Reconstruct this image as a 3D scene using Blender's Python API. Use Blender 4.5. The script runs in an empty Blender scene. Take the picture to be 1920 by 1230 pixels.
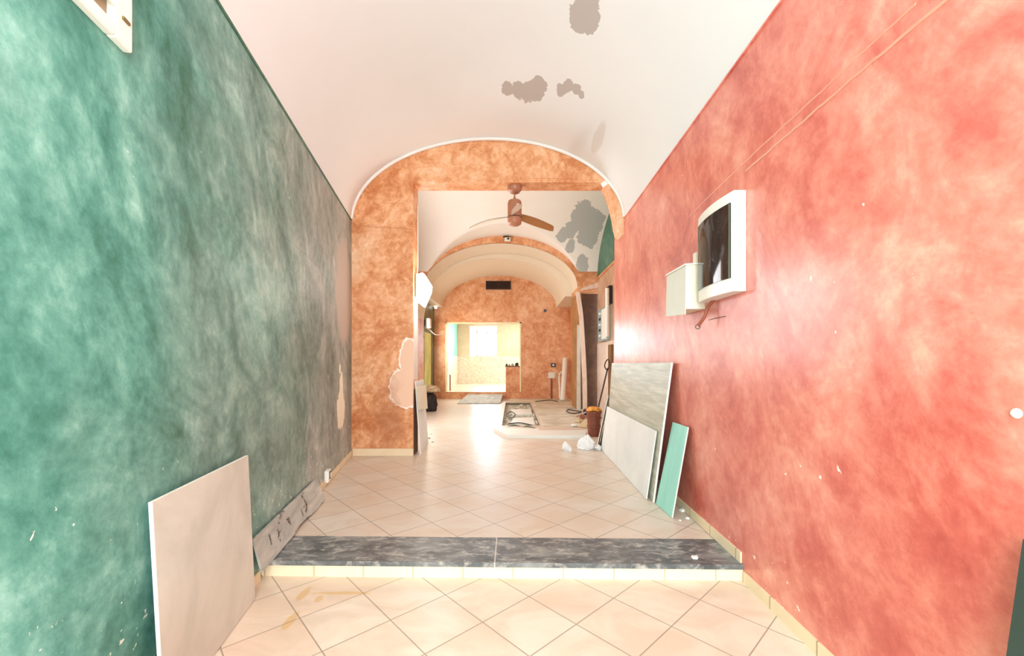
import bpy, bmesh, math, random
from mathutils import Vector, Matrix, noise
random.seed(7)
sc = bpy.context.scene
C = sc.collection
F, CX, CY, EYE = 770.0, 960.0, 680.0, 1.5      # focal length (px), vanishing column, horizon row, eye height

# ------------------------------------------------------------------ camera
cd = bpy.data.cameras.new('camera'); cam = bpy.data.objects.new('camera', cd); C.objects.link(cam)
cam.location = (0, 0, EYE); cam.rotation_euler = (math.pi/2, 0, 0)
cd.sensor_width = 36; cd.lens = F/1920*36; cd.shift_y = (CY-615)/1920; cd.clip_start = .02; cd.clip_end = 200
sc.camera = cam
# ------------------------------------------------------------------ world, exposure
w = bpy.data.worlds.new('world'); sc.world = w; w.use_nodes = True
w.node_tree.nodes['Background'].inputs[0].default_value = (0.86, 0.95, 1.0, 1)
w.node_tree.nodes['Background'].inputs[1].default_value = 3.0
sc.view_settings.view_transform = 'Standard'; sc.view_settings.look = 'None'
sc.view_settings.gamma = 1; sc.view_settings.use_curve_mapping = False
sc.view_settings.exposure = 0.62
# ------------------------------------------------------------------ lights
def area(name, loc, rot, sx, sy, power, col=(1, 1, 1), spread=180):
    l = bpy.data.lights.new(name, 'AREA'); l.shape = 'RECTANGLE'; l.size = sx; l.size_y = sy
    l.energy = power; l.color = col; l.spread = math.radians(spread)
    o = bpy.data.objects.new(name, l); C.objects.link(o); o.location = loc; o.rotation_euler = rot
    return o
H = math.pi/2
area('street_daylight', (0.1, -1.3, 2.1), (H, 0, 0), 2.2, 3.4, 120, (.86, .96, 1.0))
area('far_window_daylight', (-1.45, 23.0, 2.75), (-H, 0, 0), 1.3, 1.5, 1150, (.62, .83, 1.0), 75)
area('middle_room_fill', (-2.75, 9.2, 2.6), (0, -H, 0), 2.2, 2.4, 110, (.97, .98, 1.0))  # added fill for the middle room, as if from an invented opening on the left
area('last_room_fill', (0.9, 19.2, 3.75), (0, 0, 0), 2.0, 4.0, 130, (1.0, .97, .92))  # added fill under the last room's ceiling; no shopfront stands there
area('far_room_fill', (-2.9, 14.4, 2.2), (0, -H, 0), 1.6, 1.8, 45, (1.0, .92, .8))  # added warm fill at the far room's left wall; no side room is built

# ------------------------------------------------------------------ helpers
def P(x, y, Y):                      # a point at depth Y metres that stands at photo pixel x, y
    return Vector(((x-CX)*Y/F, Y, EYE-(y-CY)*Y/F))
def G(x, y, z=.11):                  # a point on the level z
    Y = (EYE-z)*F/(y-CY); return Vector(((x-CX)*Y/F, Y, z))
def XL(Y): return -1.184-.198*Y      # green wall
def XR(Y): return 1.516+.026*Y       # red wall
def lin(h):
    h = h.lstrip('#'); c = [int(h[i:i+2], 16)/255 for i in (0, 2, 4)]
    return tuple((v/12.92 if v <= .04045 else ((v+.055)/1.055)**2.4) for v in c)+(1,)

class MB:
    def __init__(s): s.v = []; s.f = []
    def add(s, vs, fs):
        n = len(s.v); s.v += [tuple(p) for p in vs]; s.f += [tuple(i+n for i in f) for f in fs]; return s
    def box(s, x0, x1, y0, y1, z0, z1, m=None):
        vs = [Vector((x, y, z)) for x in (x0, x1) for y in (y0, y1) for z in (z0, z1)]
        if m is not None: vs = [m @ p for p in vs]
        return s.add(vs, [(0, 1, 3, 2), (4, 6, 7, 5), (0, 4, 5, 1), (2, 3, 7, 6), (0, 2, 6, 4), (1, 5, 7, 3)])
    def slab(s, c, t):               # four corners (in order) thickened by t along their normal
        c = [Vector(p) for p in c]; n = (c[1]-c[0]).cross(c[3]-c[0]).normalized()*t
        return s.add(c+[p+n for p in c], [(3, 2, 1, 0), (4, 5, 6, 7)]+[(i, (i+1) % 4, (i+1) % 4+4, i+4) for i in range(4)])
    def prism(s, poly, axis, a, b):  # 2D polygon pushed from a to b along axis
        def q(u, v, w_):
            return {'y': (u, w_, v), 'z': (u, v, w_), 'x': (w_, u, v)}[axis]
        n = len(poly)
        return s.add([q(u, v, a) for u, v in poly]+[q(u, v, b) for u, v in poly],
                     [tuple(range(n)), tuple(range(2*n-1, n-1, -1))]+[(i, i+n, (i+1) % n+n, (i+1) % n) for i in range(n)])
    def tube(s, pts, r, n=8, closed=False):
        pts = [Vector(p) for p in pts]; rs = r if isinstance(r, (list, tuple)) else [r]*len(pts)
        rings = []; up = Vector((.13, .21, .97))
        for i, p in enumerate(pts):
            d = (pts[min(i+1, len(pts)-1)]-pts[max(i-1, 0)])
            if closed: d = pts[(i+1) % len(pts)]-pts[i-1]
            d.normalize(); a = d.cross(up)
            if a.length < .1: a = d.cross(Vector((1, 0, 0)))
            a.normalize(); b = d.cross(a)
            rings.append([p+(a*math.cos(t)+b*math.sin(t))*rs[i] for t in [2*math.pi*k/n for k in range(n)]])
        vs = [q for rg in rings for q in rg]; fs = []
        m = len(pts)
        for i in range(m if closed else m-1):
            for k in range(n):
                j = (i+1) % m
                fs.append((i*n+k, i*n+(k+1) % n, j*n+(k+1) % n, j*n+k))
        if not closed: fs += [tuple(range(n-1, -1, -1)), tuple((m-1)*n+k for k in range(n))]
        return s.add(vs, fs)
    def lathe(s, c, prof, n=24):     # prof: (radius, z) pairs
        vs = [(c[0]+r*math.cos(2*math.pi*k/n), c[1]+r*math.sin(2*math.pi*k/n), c[2]+z) for r, z in prof for k in range(n)]
        fs = [(i*n+k, i*n+(k+1) % n, (i+1)*n+(k+1) % n, (i+1)*n+k) for i in range(len(prof)-1) for k in range(n)]
        return s.add(vs, fs)
    def grid(s, fn, nu, nv):
        vs = [fn(i/nu, j/nv) for i in range(nu+1) for j in range(nv+1)]
        return s.add(vs, [(i*(nv+1)+j, (i+1)*(nv+1)+j, (i+1)*(nv+1)+j+1, i*(nv+1)+j+1) for i in range(nu) for j in range(nv)])
    def build(s, name, mat, parent=None, smooth=False, bevel=0, base=True):
        me = bpy.data.meshes.new(name)
        vs = s.v; o = Vector((0, 0, 0))
        if base and parent is None:
            xs = [p[0] for p in vs]; ys = [p[1] for p in vs]; zs = [p[2] for p in vs]
            o = Vector(((min(xs)+max(xs))/2, (min(ys)+max(ys))/2, min(zs)))
        if parent is not None:
            o = parent.location.copy()
            if parent.parent: o += parent.parent.location
        me.from_pydata([tuple(Vector(p)-o) for p in vs], [], s.f); me.validate()
        bm = bmesh.new(); bm.from_mesh(me); bmesh.ops.recalc_face_normals(bm, faces=bm.faces); bm.to_mesh(me); bm.free()
        if smooth:
            for p in me.polygons: p.use_smooth = True
            if smooth != 'all': me.set_sharp_from_angle(angle=math.radians(40))
        me.materials.append(mat)
        ob = bpy.data.objects.new(name, me); C.objects.link(ob)
        if parent is None: ob.location = o
        else: ob.parent = parent
        if bevel:
            b = ob.modifiers.new('bevel', 'BEVEL'); b.width = bevel; b.segments = 2; b.limit_method = 'ANGLE'
        return ob
def tag(o, label=None, cat=None, group=None, kind=None):
    if label: o['label'] = label
    if cat: o['category'] = cat
    if group: o['group'] = group
    if kind: o['kind'] = kind
    return o
def empty(name, loc, label, cat, group=None):
    o = bpy.data.objects.new(name, None); C.objects.link(o); o.location = loc; o.empty_display_size = .1
    return tag(o, label, cat, group)
def struct(mb, name, mat, smooth=False, parent=None, label=None):
    o = mb.build(name, mat, parent, smooth, base=False)
    if parent is None: o['kind'] = 'structure'
    if label: o['label'] = label
    return o

# ------------------------------------------------------------------ materials
class N:
    def __init__(s, name, rough=.6, metal=0, coat=0):
        s.m = bpy.data.materials.new(name); s.m.use_nodes = True; s.t = s.m.node_tree
        s.b = s.t.nodes['Principled BSDF']; s.b.inputs['Roughness'].default_value = rough
        s.b.inputs['Metallic'].default_value = metal; s.b.inputs['Coat Weight'].default_value = coat
        s.co = s.t.nodes.new('ShaderNodeTexCoord').outputs['Object']
    def link(s, a, b):
        if hasattr(a, 'is_output'): s.t.links.new(a, b)
        elif isinstance(a, (tuple, list)): b.default_value = tuple(a)
        else: b.default_value = a
    def math(s, op, a, b=0, c=0, clamp=False):
        n = s.t.nodes.new('ShaderNodeMath'); n.operation = op; n.use_clamp = clamp
        for i, q in enumerate((a, b, c)): s.link(q, n.inputs[i])
        return n.outputs[0]
    def vmath(s, op, a, b=(0, 0, 0)):
        n = s.t.nodes.new('ShaderNodeVectorMath'); n.operation = op
        s.link(a, n.inputs[0]); s.link(b, n.inputs[1])
        return n.outputs['Value'] if op in ('DOT_PRODUCT', 'LENGTH') else n.outputs[0]
    def noise(s, scale, detail=5, rough=.55, dist=0, vec=None, off=(0, 0, 0), st=(1, 1, 1)):
        mp = s.t.nodes.new('ShaderNodeMapping'); s.t.links.new(vec or s.co, mp.inputs[0])
        mp.inputs['Location'].default_value = off; mp.inputs['Scale'].default_value = st
        n = s.t.nodes.new('ShaderNodeTexNoise'); s.t.links.new(mp.outputs[0], n.inputs['Vector'])
        n.inputs['Scale'].default_value = scale; n.inputs['Detail'].default_value = detail
        n.inputs['Roughness'].default_value = rough; n.inputs['Distortion'].default_value = dist
        return n.outputs['Fac']
    def ramp(s, fac, stops, interp='LINEAR'):
        n = s.t.nodes.new('ShaderNodeValToRGB'); s.t.links.new(fac, n.inputs[0]); e = n.color_ramp.elements
        n.color_ramp.interpolation = interp
        while len(e) < len(stops): e.new(.5)
        for el, (p, c) in zip(e, stops): el.position = p; el.color = lin(c) if isinstance(c, str) else (c, c, c, 1)
        return n.outputs[0]
    def mix(s, fac, a, b, mode='MIX'):
        n = s.t.nodes.new('ShaderNodeMix'); n.data_type = 'RGBA'; n.blend_type = mode
        s.link(fac, n.inputs[0])
        for q, i in ((a, 6), (b, 7)): s.link(lin(q) if isinstance(q, str) else q, n.inputs[i])
        return n.outputs[2]
    def blob(s, c, r, ns=6, amt=.5, soft=.04):     # ragged patch around c
        d = s.vmath('DIVIDE', s.vmath('SUBTRACT', s.co, tuple(c)), tuple(r))
        L = s.vmath('LENGTH', d); nz = s.noise(ns, 4, .6, 0, off=(c[0]*3, c[2], 7))
        v = s.math('ADD', L, s.math('MULTIPLY', s.math('SUBTRACT', nz, .5), amt*4))
        return s.math('DIVIDE', s.math('SUBTRACT', 1.0, v), soft, clamp=True)
    def color(s, c): s.link(lin(c) if isinstance(c, str) else c, s.b.inputs['Base Color']); return s
    def bump(s, h, strength=.2, dist=.02):
        n = s.t.nodes.new('ShaderNodeBump'); n.inputs['Strength'].default_value = strength; n.inputs['Distance'].default_value = dist
        s.t.links.new(h, n.inputs['Height']); s.t.links.new(n.outputs[0], s.b.inputs['Normal']); return s
def plain(name, col, rough=.5, metal=0, vary=.06, scale=8):
    n = N(name, rough, metal); c = lin(col)
    d = tuple(max(0, v*(1-vary*2)) for v in c[:3])+(1,)
    n.color(n.mix(n.noise(scale, 4), d, c)); return n.m
def rag(name, stops, scale, rough=.45, st=(1, 1, 1), fine=.35, off=(0, 0, 0), rot=None, coat=0, low=.36):
    """rag-rolled paint: two warped noises driving a ramp of the paint's own colours"""
    n = N(name, rough)
    vec = n.co
    if rot:
        mp = n.t.nodes.new('ShaderNodeMapping'); n.t.links.new(n.co, mp.inputs[0]); mp.inputs['Rotation'].default_value = rot; vec = mp.outputs[0]
    a = n.noise(scale, 10, .66, .9, vec=vec, off=off, st=st)
    b = n.noise(scale*3.1, 8, .68, .5, vec=vec, off=(3, 1, 5), st=st)
    c = n.noise(scale*.35, 3, .5, .6, vec=vec, off=(9, 2, 1))
    f = n.math('ADD', n.math('MULTIPLY', a, 1-fine), n.math('MULTIPLY', b, fine))
    f = n.math('ADD', n.math('MULTIPLY', f, 1-low), n.math('MULTIPLY', c, low))
    rd = n.math('ABSOLUTE', n.math('SUBTRACT', n.noise(scale*1.7, 7, .6, 1.6, vec=vec, off=(6, 6, 1), st=st), .5))
    rd2 = n.math('ABSOLUTE', n.math('SUBTRACT', n.noise(scale*5, 5, .6, 1.5, vec=vec, off=(1, 6, 4), st=st), .5))
    f = n.math('ADD', f, n.math('MULTIPLY', n.math('SUBTRACT', rd, .07), .38))
    f = n.math('ADD', f, n.math('MULTIPLY', n.math('SUBTRACT', rd2, .07), .14))
    f = n.math('ADD', f, n.math('MULTIPLY', n.math('SUBTRACT', n.noise(17, 7, .72, .3, vec=vec, off=(2, 2, 8)), .5), .16))
    n.fac = f; n.col = n.ramp(f, stops)
    n.bump(n.noise(60, 5, .7), .05, .01); n.b.inputs['Coat Weight'].default_value = coat; n.b.inputs['Coat Roughness'].default_value = .28
    return n
# green wall
g = rag('green_rag_paint', [(.36, '#2a6b55'), (.43, '#47897a'), (.49, '#62a292'), (.54, '#80bbaa'), (.60, '#a4d6c7'), (.68, '#d9f4ea')], 1.25, .58, (1, .85, .65), .42, (0, 0, 0), (math.radians(-25), 0, 0), 0, .28)
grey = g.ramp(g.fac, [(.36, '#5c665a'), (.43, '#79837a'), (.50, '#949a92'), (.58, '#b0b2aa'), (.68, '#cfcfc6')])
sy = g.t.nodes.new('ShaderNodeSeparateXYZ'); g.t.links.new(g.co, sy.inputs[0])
light_drift = g.math('ADD', g.math('MULTIPLY', sy.outputs[1], .30), g.math('MULTIPLY', g.noise(.9, 4, .6, .5, off=(4, 4, 4)), 1.1))  # teal fades to grey with depth: the changing light is painted into the colour
light_drift = g.math('SUBTRACT', light_drift, .95, clamp=True)
col = g.mix(light_drift, g.col, grey)
pt = P(628, 545, 5.15)
col = g.mix(g.blob((XL(5.55), 5.62, 2.45), (1, .55, .78), 1.5, .12, .25), col, '#b5a89c')
for c_, r_ in (((XL(5.42), 5.42, .88), (1, .24, .26)), ((XL(5.42), 5.44, 1.18), (1, .12, .2)), ((XL(5.42), 5.36, 1.42), (1, .05, .07))):
    col = g.mix(g.blob(c_, r_, 7, .22), col, '#f3ecd6')
fl = g.math('SUBTRACT', g.noise(22, 3, .6, .4, st=(1, 1, 1.0)), g.math('ADD', .60, g.math('MULTIPLY', sy.outputs[2], .13)))
lowm = g.math('MULTIPLY', fl, 40, clamp=True)
col = g.mix(lowm, col, '#e9e6d6')
ch = g.math('MULTIPLY', g.math('SUBTRACT', g.noise(13, 2, .5, 0, off=(2, 8, 3)), .775), 60, clamp=True)
col = g.mix(ch, col, '#f2f2ea')
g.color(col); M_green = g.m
# red wall
r = rag('red_rag_paint', [(.32, '#b5463c'), (.41, '#cf6152'), (.47, '#de7a67'), (.53, '#e78f7a'), (.60, '#f1aa92'), (.68, '#fbcdb6')], 1.2, .42, (1, .9, .68), .42, (5, 3, 2), (math.radians(30), 0, 0), .7, .16)
ch = r.math('MULTIPLY', r.math('SUBTRACT', r.noise(15, 2, .5, 0, off=(2, 8, 3)), .775), 60, clamp=True)
col = r.mix(ch, r.col, '#f6efe6')
sz = r.t.nodes.new('ShaderNodeSeparateXYZ'); r.t.links.new(r.co, sz.inputs[0])
fl = r.math('SUBTRACT', r.noise(20, 3, .6, .4), r.math('ADD', .60, r.math('MULTIPLY', sz.outputs[2], .35)))
r.color(r.mix(r.math('MULTIPLY', fl, 40, clamp=True), col, '#efe2cf')); M_red = r.m
# orange
OR = [(.34, '#b86836'), (.42, '#cf8552'), (.48, '#e09f6e'), (.54, '#edb68a'), (.61, '#f6cda8'), (.70, '#fee6cc')]
o1 = rag('orange_rag_paint', OR, 2.1, .5, (1, 1, 1.1), .38, (1, 7, 3), (0, math.radians(25), 0))
col = o1.col
pc = P(757, 728, 6.15); nk = P(757, 668, 6.15)
rim = o1.math('MAXIMUM', o1.blob((pc.x+.02, 6.15, pc.z), (.24, 1, .32), 9, .16), o1.blob((nk.x+.08, 6.15, nk.z-.05), (.15, 1, .33), 9, .2))
ins = o1.math('MAXIMUM', o1.blob((pc.x+.02, 6.15, pc.z), (.222, 1, .295), 9, .12), o1.blob((nk.x+.08, 6.15, nk.z-.05), (.13, 1, .30), 9, .15))
col = o1.mix(ins, o1.mix(rim, col, '#fff0e0'), '#f1c8aa')
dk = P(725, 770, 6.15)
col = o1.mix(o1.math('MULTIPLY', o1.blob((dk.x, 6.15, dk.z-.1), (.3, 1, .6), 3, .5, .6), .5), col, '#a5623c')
o1.color(col); M_orange = o1.m
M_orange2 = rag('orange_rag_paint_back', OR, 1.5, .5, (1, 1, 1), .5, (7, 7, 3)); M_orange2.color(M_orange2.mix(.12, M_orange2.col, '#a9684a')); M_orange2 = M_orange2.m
M_brown = rag('dark_brown_rag_paint', [(.35, '#3a2416'), (.5, '#573722'), (.65, '#73502f')], 3, .6); M_brown.color(M_brown.col); M_brown = M_brown.m
M_tan = rag('tan_rag_paint', [(.35, '#a87f62'), (.5, '#c79f80'), (.65, '#e3c5aa')], 1.5, .5); M_tan.color(M_tan.col); M_tan = M_tan.m
M_dkgreen = rag('dark_green_rag_paint', [(.35, '#2c5a45'), (.5, '#44705a'), (.65, '#6b9079')], 1.5, .5); M_dkgreen.color(M_dkgreen.col); M_dkgreen = M_dkgreen.m
M_olive = rag('olive_rag_paint', [(.35, '#4c4f36'), (.5, '#6a6c50'), (.65, '#8d8c6c')], 1.5, .5); M_olive.color(M_olive.col); M_olive = M_olive.m

def rag_col(nm, st, sc_):
    q = rag(nm, st, sc_, .55); q.color(q.col); return q.m
# vault shapes
def spring(Y): return 3.43+.031*Y, 3.59+.010*Y
def v1(t, Y):                        # t 0..1 left to right over the front vault
    a = math.pi*(1-t); xl, xr = XL(Y), XR(Y); sl, sr = spring(Y)
    x = (xl+xr)/2+(xr-xl)/2*math.cos(a); base = sl+(sr-sl)*(x-xl)/(xr-xl)
    return Vector((x, Y, base+(4.86-(sl+sr)/2)*math.sin(a)))
def hit1(px, py):                    # where a sight line meets the front vault
    best = None
    for i in range(200):
        Y = 1.5+i*.024; p = P(px, py, Y)
        xl, xr = XL(Y), XR(Y); k = (p.x-(xl+xr)/2)/((xr-xl)/2)
        if abs(k) < 1:
            sl, sr = spring(Y); z = sl+(sr-sl)*(p.x-xl)/(xr-xl)+(4.86-(sl+sr)/2)*math.sqrt(1-k*k)
            if p.z >= z: return p
    return P(px, py, 5)
cm = N('white_vault_plaster', .75)
col = cm.mix(cm.noise(.8, 4), '#ebebe8', '#e3e3e0')
for (x, y, a) in ((1104, 8, .10), (1092, 26, .11), (1105, 34, .08), (1080, 42, .05), (1118, 30, .04), (952, 164, .07), (972, 170, .09), (992, 172, .11), (1010, 162, .10), (1008, 178, .06), (1052, 166, .06), (1066, 161, .06), (1080, 166, .05), (1090, 176, .035)):
    h = hit1(x, y); col = cm.mix(cm.blob(h, (a, a*1.9, .3), 11, .30, .03), col, '#b9b0a8')
h = hit1(1122, 258); col = cm.mix(cm.math('MULTIPLY', cm.blob(h, (.07, .42, .25), 3, .15, .3), .45), col, '#c9bcae')  # soft shading of the vault crease, painted into the plaster colour
cm.color(col).bump(cm.noise(40, 4, .7), .05, .01); M_vault = cm.m
c2 = N('flaking_vault_plaster', .75)
col = c2.mix(c2.noise(.8, 4), '#f4ede2', '#e8dfd2')
def B2(X):
    k = (X+.25)/2.28; return 3.7+1.51*math.sqrt(max(0, 1-k*k))
def L2(Y):
    k = (Y-9.25)/2.78; return 3.95+1.58*math.sqrt(max(0, 1-k*k))
def hit2(px, py):
    for i in range(400):
        Y = 6.5+i*.0138; p = P(px, py, Y)
        if p.z >= max(B2(p.x), L2(Y)): return p
    return P(px, py, 11)
for (x, y, a) in ((1092, 402, .30), (1112, 420, .30), (1072, 428, .20), (1098, 440, .22), (1055, 440, .16), (1070, 462, .14), (1092, 495, .20), (1108, 448, .18)):
    h = hit2(x, y); col = c2.mix(c2.blob(h, (a*1.0, a*2.0, a*1.3), 4.5, .34, .05), col, '#b4b5ae')
c2.color(col).bump(c2.noise(30, 4, .7), .08, .01); M_vault2 = c2.m
M_cream = plain('cream_vault_plaster', '#ecdcc4', .75, 0, .04, 1)
M_white_plaster = plain('white_trim_plaster', '#f4efe8', .6, 0, .03, 4)

# tiles
def tiles(name, node, ang, t, c1, c2_, grout, rough=.22, gw=.010, stain=None):
    n = N(name, rough)
    a = math.radians(ang); u = (math.cos(a)/t, math.sin(a)/t, 0); v = (-math.sin(a)/t, math.cos(a)/t, 0)
    q = n.vmath('SUBTRACT', n.co, (node[0], node[1], 0))
    du, dv = n.vmath('DOT_PRODUCT', q, u), n.vmath('DOT_PRODUCT', q, v)
    def edge(d): 
        fr = n.math('FRACT', n.math('ADD', d, 100)); return n.math('MINIMUM', fr, n.math('SUBTRACT', 1, fr))
    e = n.math('MINIMUM', edge(du), edge(dv))
    g_ = n.math('SUBTRACT', 1, n.math('DIVIDE', e, gw), clamp=True)
    cb = n.t.nodes.new('ShaderNodeCombineXYZ'); n.link(n.math('FLOOR', n.math('ADD', du, 100)), cb.inputs[0]); n.link(n.math('FLOOR', n.math('ADD', dv, 100)), cb.inputs[1])
    wn = n.t.nodes.new('ShaderNodeTexWhiteNoise'); n.t.links.new(cb.outputs[0], wn.inputs['Vector'])
    base = n.mix(wn.outputs['Value'], c1, c2_)
    mott = n.noise(2.2, 7, .62, 1.0, st=(1, 1.6, 1))
    base = n.mix(n.ramp(mott, [(.38, .45), (.6, 0.0)]), base, '#cfb497')
    if stain:
        for c_, r_ in stain: base = n.mix(n.math('MULTIPLY', n.blob(c_, r_, 5, .35, .3), .6), base, '#d9ad62')
    n.color(n.mix(g_, base, grout))
    n.link(n.math('ADD', n.math('MULTIPLY', mott, .14), rough-.07), n.b.inputs['Roughness'])
    n.bump(n.math('SUBTRACT', n.math('MULTIPLY', n.noise(3, 3), .35), n.math('MULTIPLY', g_, .6)), .22, .004)
    return n.m
s1 = G(570, 1113, 0); s2 = G(548, 1160, 0); s3 = G(640, 1112, 0)
M_tile_low = tiles('beige_diagonal_tiles', (.109, 2.634), 43, .381, '#ecddc9', '#ebd3bc', '#8f7b68', .34, .014,
                   [((s1.x, s1.y, 0), (.03, .10, 1)), ((s2.x, s2.y, 0), (.035, .12, 1)), ((s3.x, s3.y, 0), (.2, .022, 1)), ((s2.x+.06, s2.y+.2, 0), (.03, .05, 1))])
M_tile_up = tiles('beige_diagonal_tiles_upper', (-.413, 3.83), 42.5, .385, '#ddd2c4', '#dac9b6', '#86786b', .33, .015)
def slat_tiles(name, x0, w_, c, grout='#cdb892', axis=0):
    n = N(name, .4); sp = n.t.nodes.new('ShaderNodeSeparateXYZ'); n.t.links.new(n.co, sp.inputs[0])
    fr = n.math('FRACT', n.math('ADD', n.math('DIVIDE', n.math('SUBTRACT', sp.outputs[axis], x0), w_), 100))
    e = n.math('MINIMUM', fr, n.math('SUBTRACT', 1, fr))
    n.color(n.mix(n.math('LESS_THAN', e, .014), n.mix(n.noise(6, 4), c, '#f3e0bb'), grout)); return n.m
M_riser = slat_tiles('cream_riser_tiles', .007, .349, '#fbeccb')
M_base = slat_tiles('beige_skirting_tiles', .1, .4, '#e6cfab', '#b79f7c', 1)
sl = N('slate_slab', .38)
q = sl.noise(3, 8, .65, .8, st=(1, 2, 1)); q2 = sl.noise(14, 6, .7, .6, st=(.7, 1.5, 1))
col = sl.ramp(q, [(.34, '#484c4d'), (.5, '#676b6b'), (.62, '#898b88'), (.76, '#c0beb6')])
col = sl.mix(sl.ramp(q2, [(.50, 0.0), (.66, .85)]), col, '#bfbab0')
sx_ = sl.t.nodes.new('ShaderNodeSeparateXYZ'); sl.t.links.new(sl.co, sx_.inputs[0])
jn = sl.math('LESS_THAN', sl.math('ABSOLUTE', sl.math('SUBTRACT', sx_.outputs[0], -.12)), .004)
sl.color(sl.mix(jn, col, '#c9c4ba')).bump(q2, .2, .004); M_slate = sl.m

# general
M_seam = plain('pale_salmon_filler', '#eea588', .5, 0, .15)
M_white = plain('white_painted_metal', '#f3f0e4', .35, 0, .03)
M_ivory = plain('ivory_plastic', '#e9e2cc', .45, 0, .04)
M_black = plain('black_plastic', '#1b1b1c', .35)
M_dark = plain('dark_brown_plastic', '#2c2623', .7)  # very dark brown base colour for sacks, dark plank, fan band and grille back
gl = N('dark_smoked_glass', .06); gl.color(gl.ramp(gl.noise(7, 6, .65, .8), [(.35, '#101214'), (.55, '#26282a'), (.75, '#5c5d5e')])); M_glass = gl.m
def board(name, c1, c2_, c3, st, rough=.5, scale=4):
    n = N(name, rough); n.color(n.ramp(n.noise(scale, 7, .6, .5, st=st), [(.32, c1), (.5, c2_), (.7, c3)])); n.bump(n.noise(30, 4), .05, .004); return n.m
M_board_beige = board('grey_beige_wood_grain_board', '#a8a795', '#bbbaa8', '#d3d2c0', (1, .35, 5), .4)
M_board_white = board('white_gypsum_board', '#dfe2e0', '#e9ebe8', '#f3f3f0', (1, 1, 1), .5, 1.5)
M_board_edge = plain('white_board_edge', '#f2eee2', .6)
M_board_green = board('aqua_green_gypsum_board', '#8ed3c1', '#9adac9', '#a8e2d2', (1, 3, .3), .5, 2)
M_board_cream = board('cream_stone_look_panel', '#c2bfb2', '#d0cdc0', '#dedace', (1, 1, 1), .5, 2)
bg = N('dusty_grey_board', .7); bq = bg.noise(7, 6, .7, .5)
col = bg.ramp(bg.noise(5, 7, .6, .5, st=(1, .5, 2)), [(.3, '#9a9a92'), (.5, '#b4b4aa'), (.7, '#cfcdc2')])
col = bg.mix(bg.math('MULTIPLY', bg.math('SUBTRACT', bq, .60), 25, clamp=True), col, '#5b5148'); bg.color(col); M_board_grey = bg.m
M_copper = plain('bronze_brown_metal', '#b57a5c', .4, .1, .12)
M_blade_brown = plain('brown_fan_blade', '#a9713f', .4, 0, .12)
M_blade_pale = plain('pale_fan_blade', '#e9dccb', .4)
M_rust = plain('brown_red_plastic', '#8c4a33', .5, 0, .2)
M_orange_bag = plain('orange_plastic_bag', '#e59a3c', .5)
M_cloth = plain('white_cloth', '#f3f1ee', .8, 0, .05)
M_card = plain('cardboard', '#cdb48e', .8)
M_wood = plain('brown_wood', '#8a5f35', .6, 0, .2)
M_pinkboard = board('pale_pink_plasterboard', '#d6b7a4', '#e8cdb9', '#f4e2d2', (1, 1, .4), .7)
M_pvc = plain('white_pvc', '#efeadf', .4)
M_grille = plain('dark_brown_grille_metal', '#4d2c1c', .5)
M_kerb = plain('pale_marble_kerb', '#ecebe2', .4, 0, .04)
dc = N('dusty_screed', .8); dc.color(dc.ramp(dc.noise(1.6, 7, .6, .8), [(.32, '#bba993'), (.5, '#d3c7b3'), (.7, '#ebe3d3')])).bump(dc.noise(20, 6), .3, .01); M_screed = dc.m
rb = N('grey_rubble', .85); rb.color(rb.ramp(rb.noise(6, 8, .7, .4), [(.34, '#6d6b5f'), (.46, '#aba796'), (.6, '#e0dac8')])).bump(rb.noise(25, 6), .5, .02); M_rubble = rb.m
M_cable = plain('grey_green_cable', '#6d7266', .6)
M_darkcable = plain('dark_cable', '#3a2f28', .6)
M_redpipe = plain('red_brown_pipe', '#8f3526', .5)
M_blue = plain('light_blue_plastic', '#62cbe6', .35)
M_dgreen = plain('dark_green_painted_board', '#31483f', .4)
M_yellow = board('yellow_green_door_paint', '#9ea843', '#c8c967', '#e3e08d', (1, 1, .4), .45)
M_clear = plain('pale_blue_translucent_plastic', '#a9c3c6', .15)
st_ = N('cream_stone_tile', .5)
vo = st_.t.nodes.new('ShaderNodeTexVoronoi'); vo.feature = 'DISTANCE_TO_EDGE'; vo.inputs['Scale'].default_value = 4.5; st_.t.links.new(st_.co, vo.inputs['Vector'])
st_.color(st_.mix(st_.math('LESS_THAN', vo.outputs['Distance'], .03), st_.mix(st_.noise(2, 4), '#e9dfcb', '#efe7d8'), '#cdbd9f')); M_stone = st_.m
M_room4 = rag('pale_orange_rag_paint', [(.35, '#dfbd9c'), (.5, '#e8cbad'), (.65, '#efd9c1')], 1.5, .6); M_room4.color(M_room4.col); M_room4 = M_room4.m
M_teal4 = plain('pale_teal_paint', '#7fc4ab', .5, 0, .05, 2)
M_floor4 = tiles('pale_far_tiles', (0, 18), 43, .385, '#f3ead8', '#eee2cc', '#b5aa98', .25)
lampm = N('lit_lamp_glass', .4); lampm.color('#ffffff'); lampm.b.inputs['Emission Color'].default_value = (1, .97, .92, 1); lampm.b.inputs['Emission Strength'].default_value = 5; M_lamp = lampm.m

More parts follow.
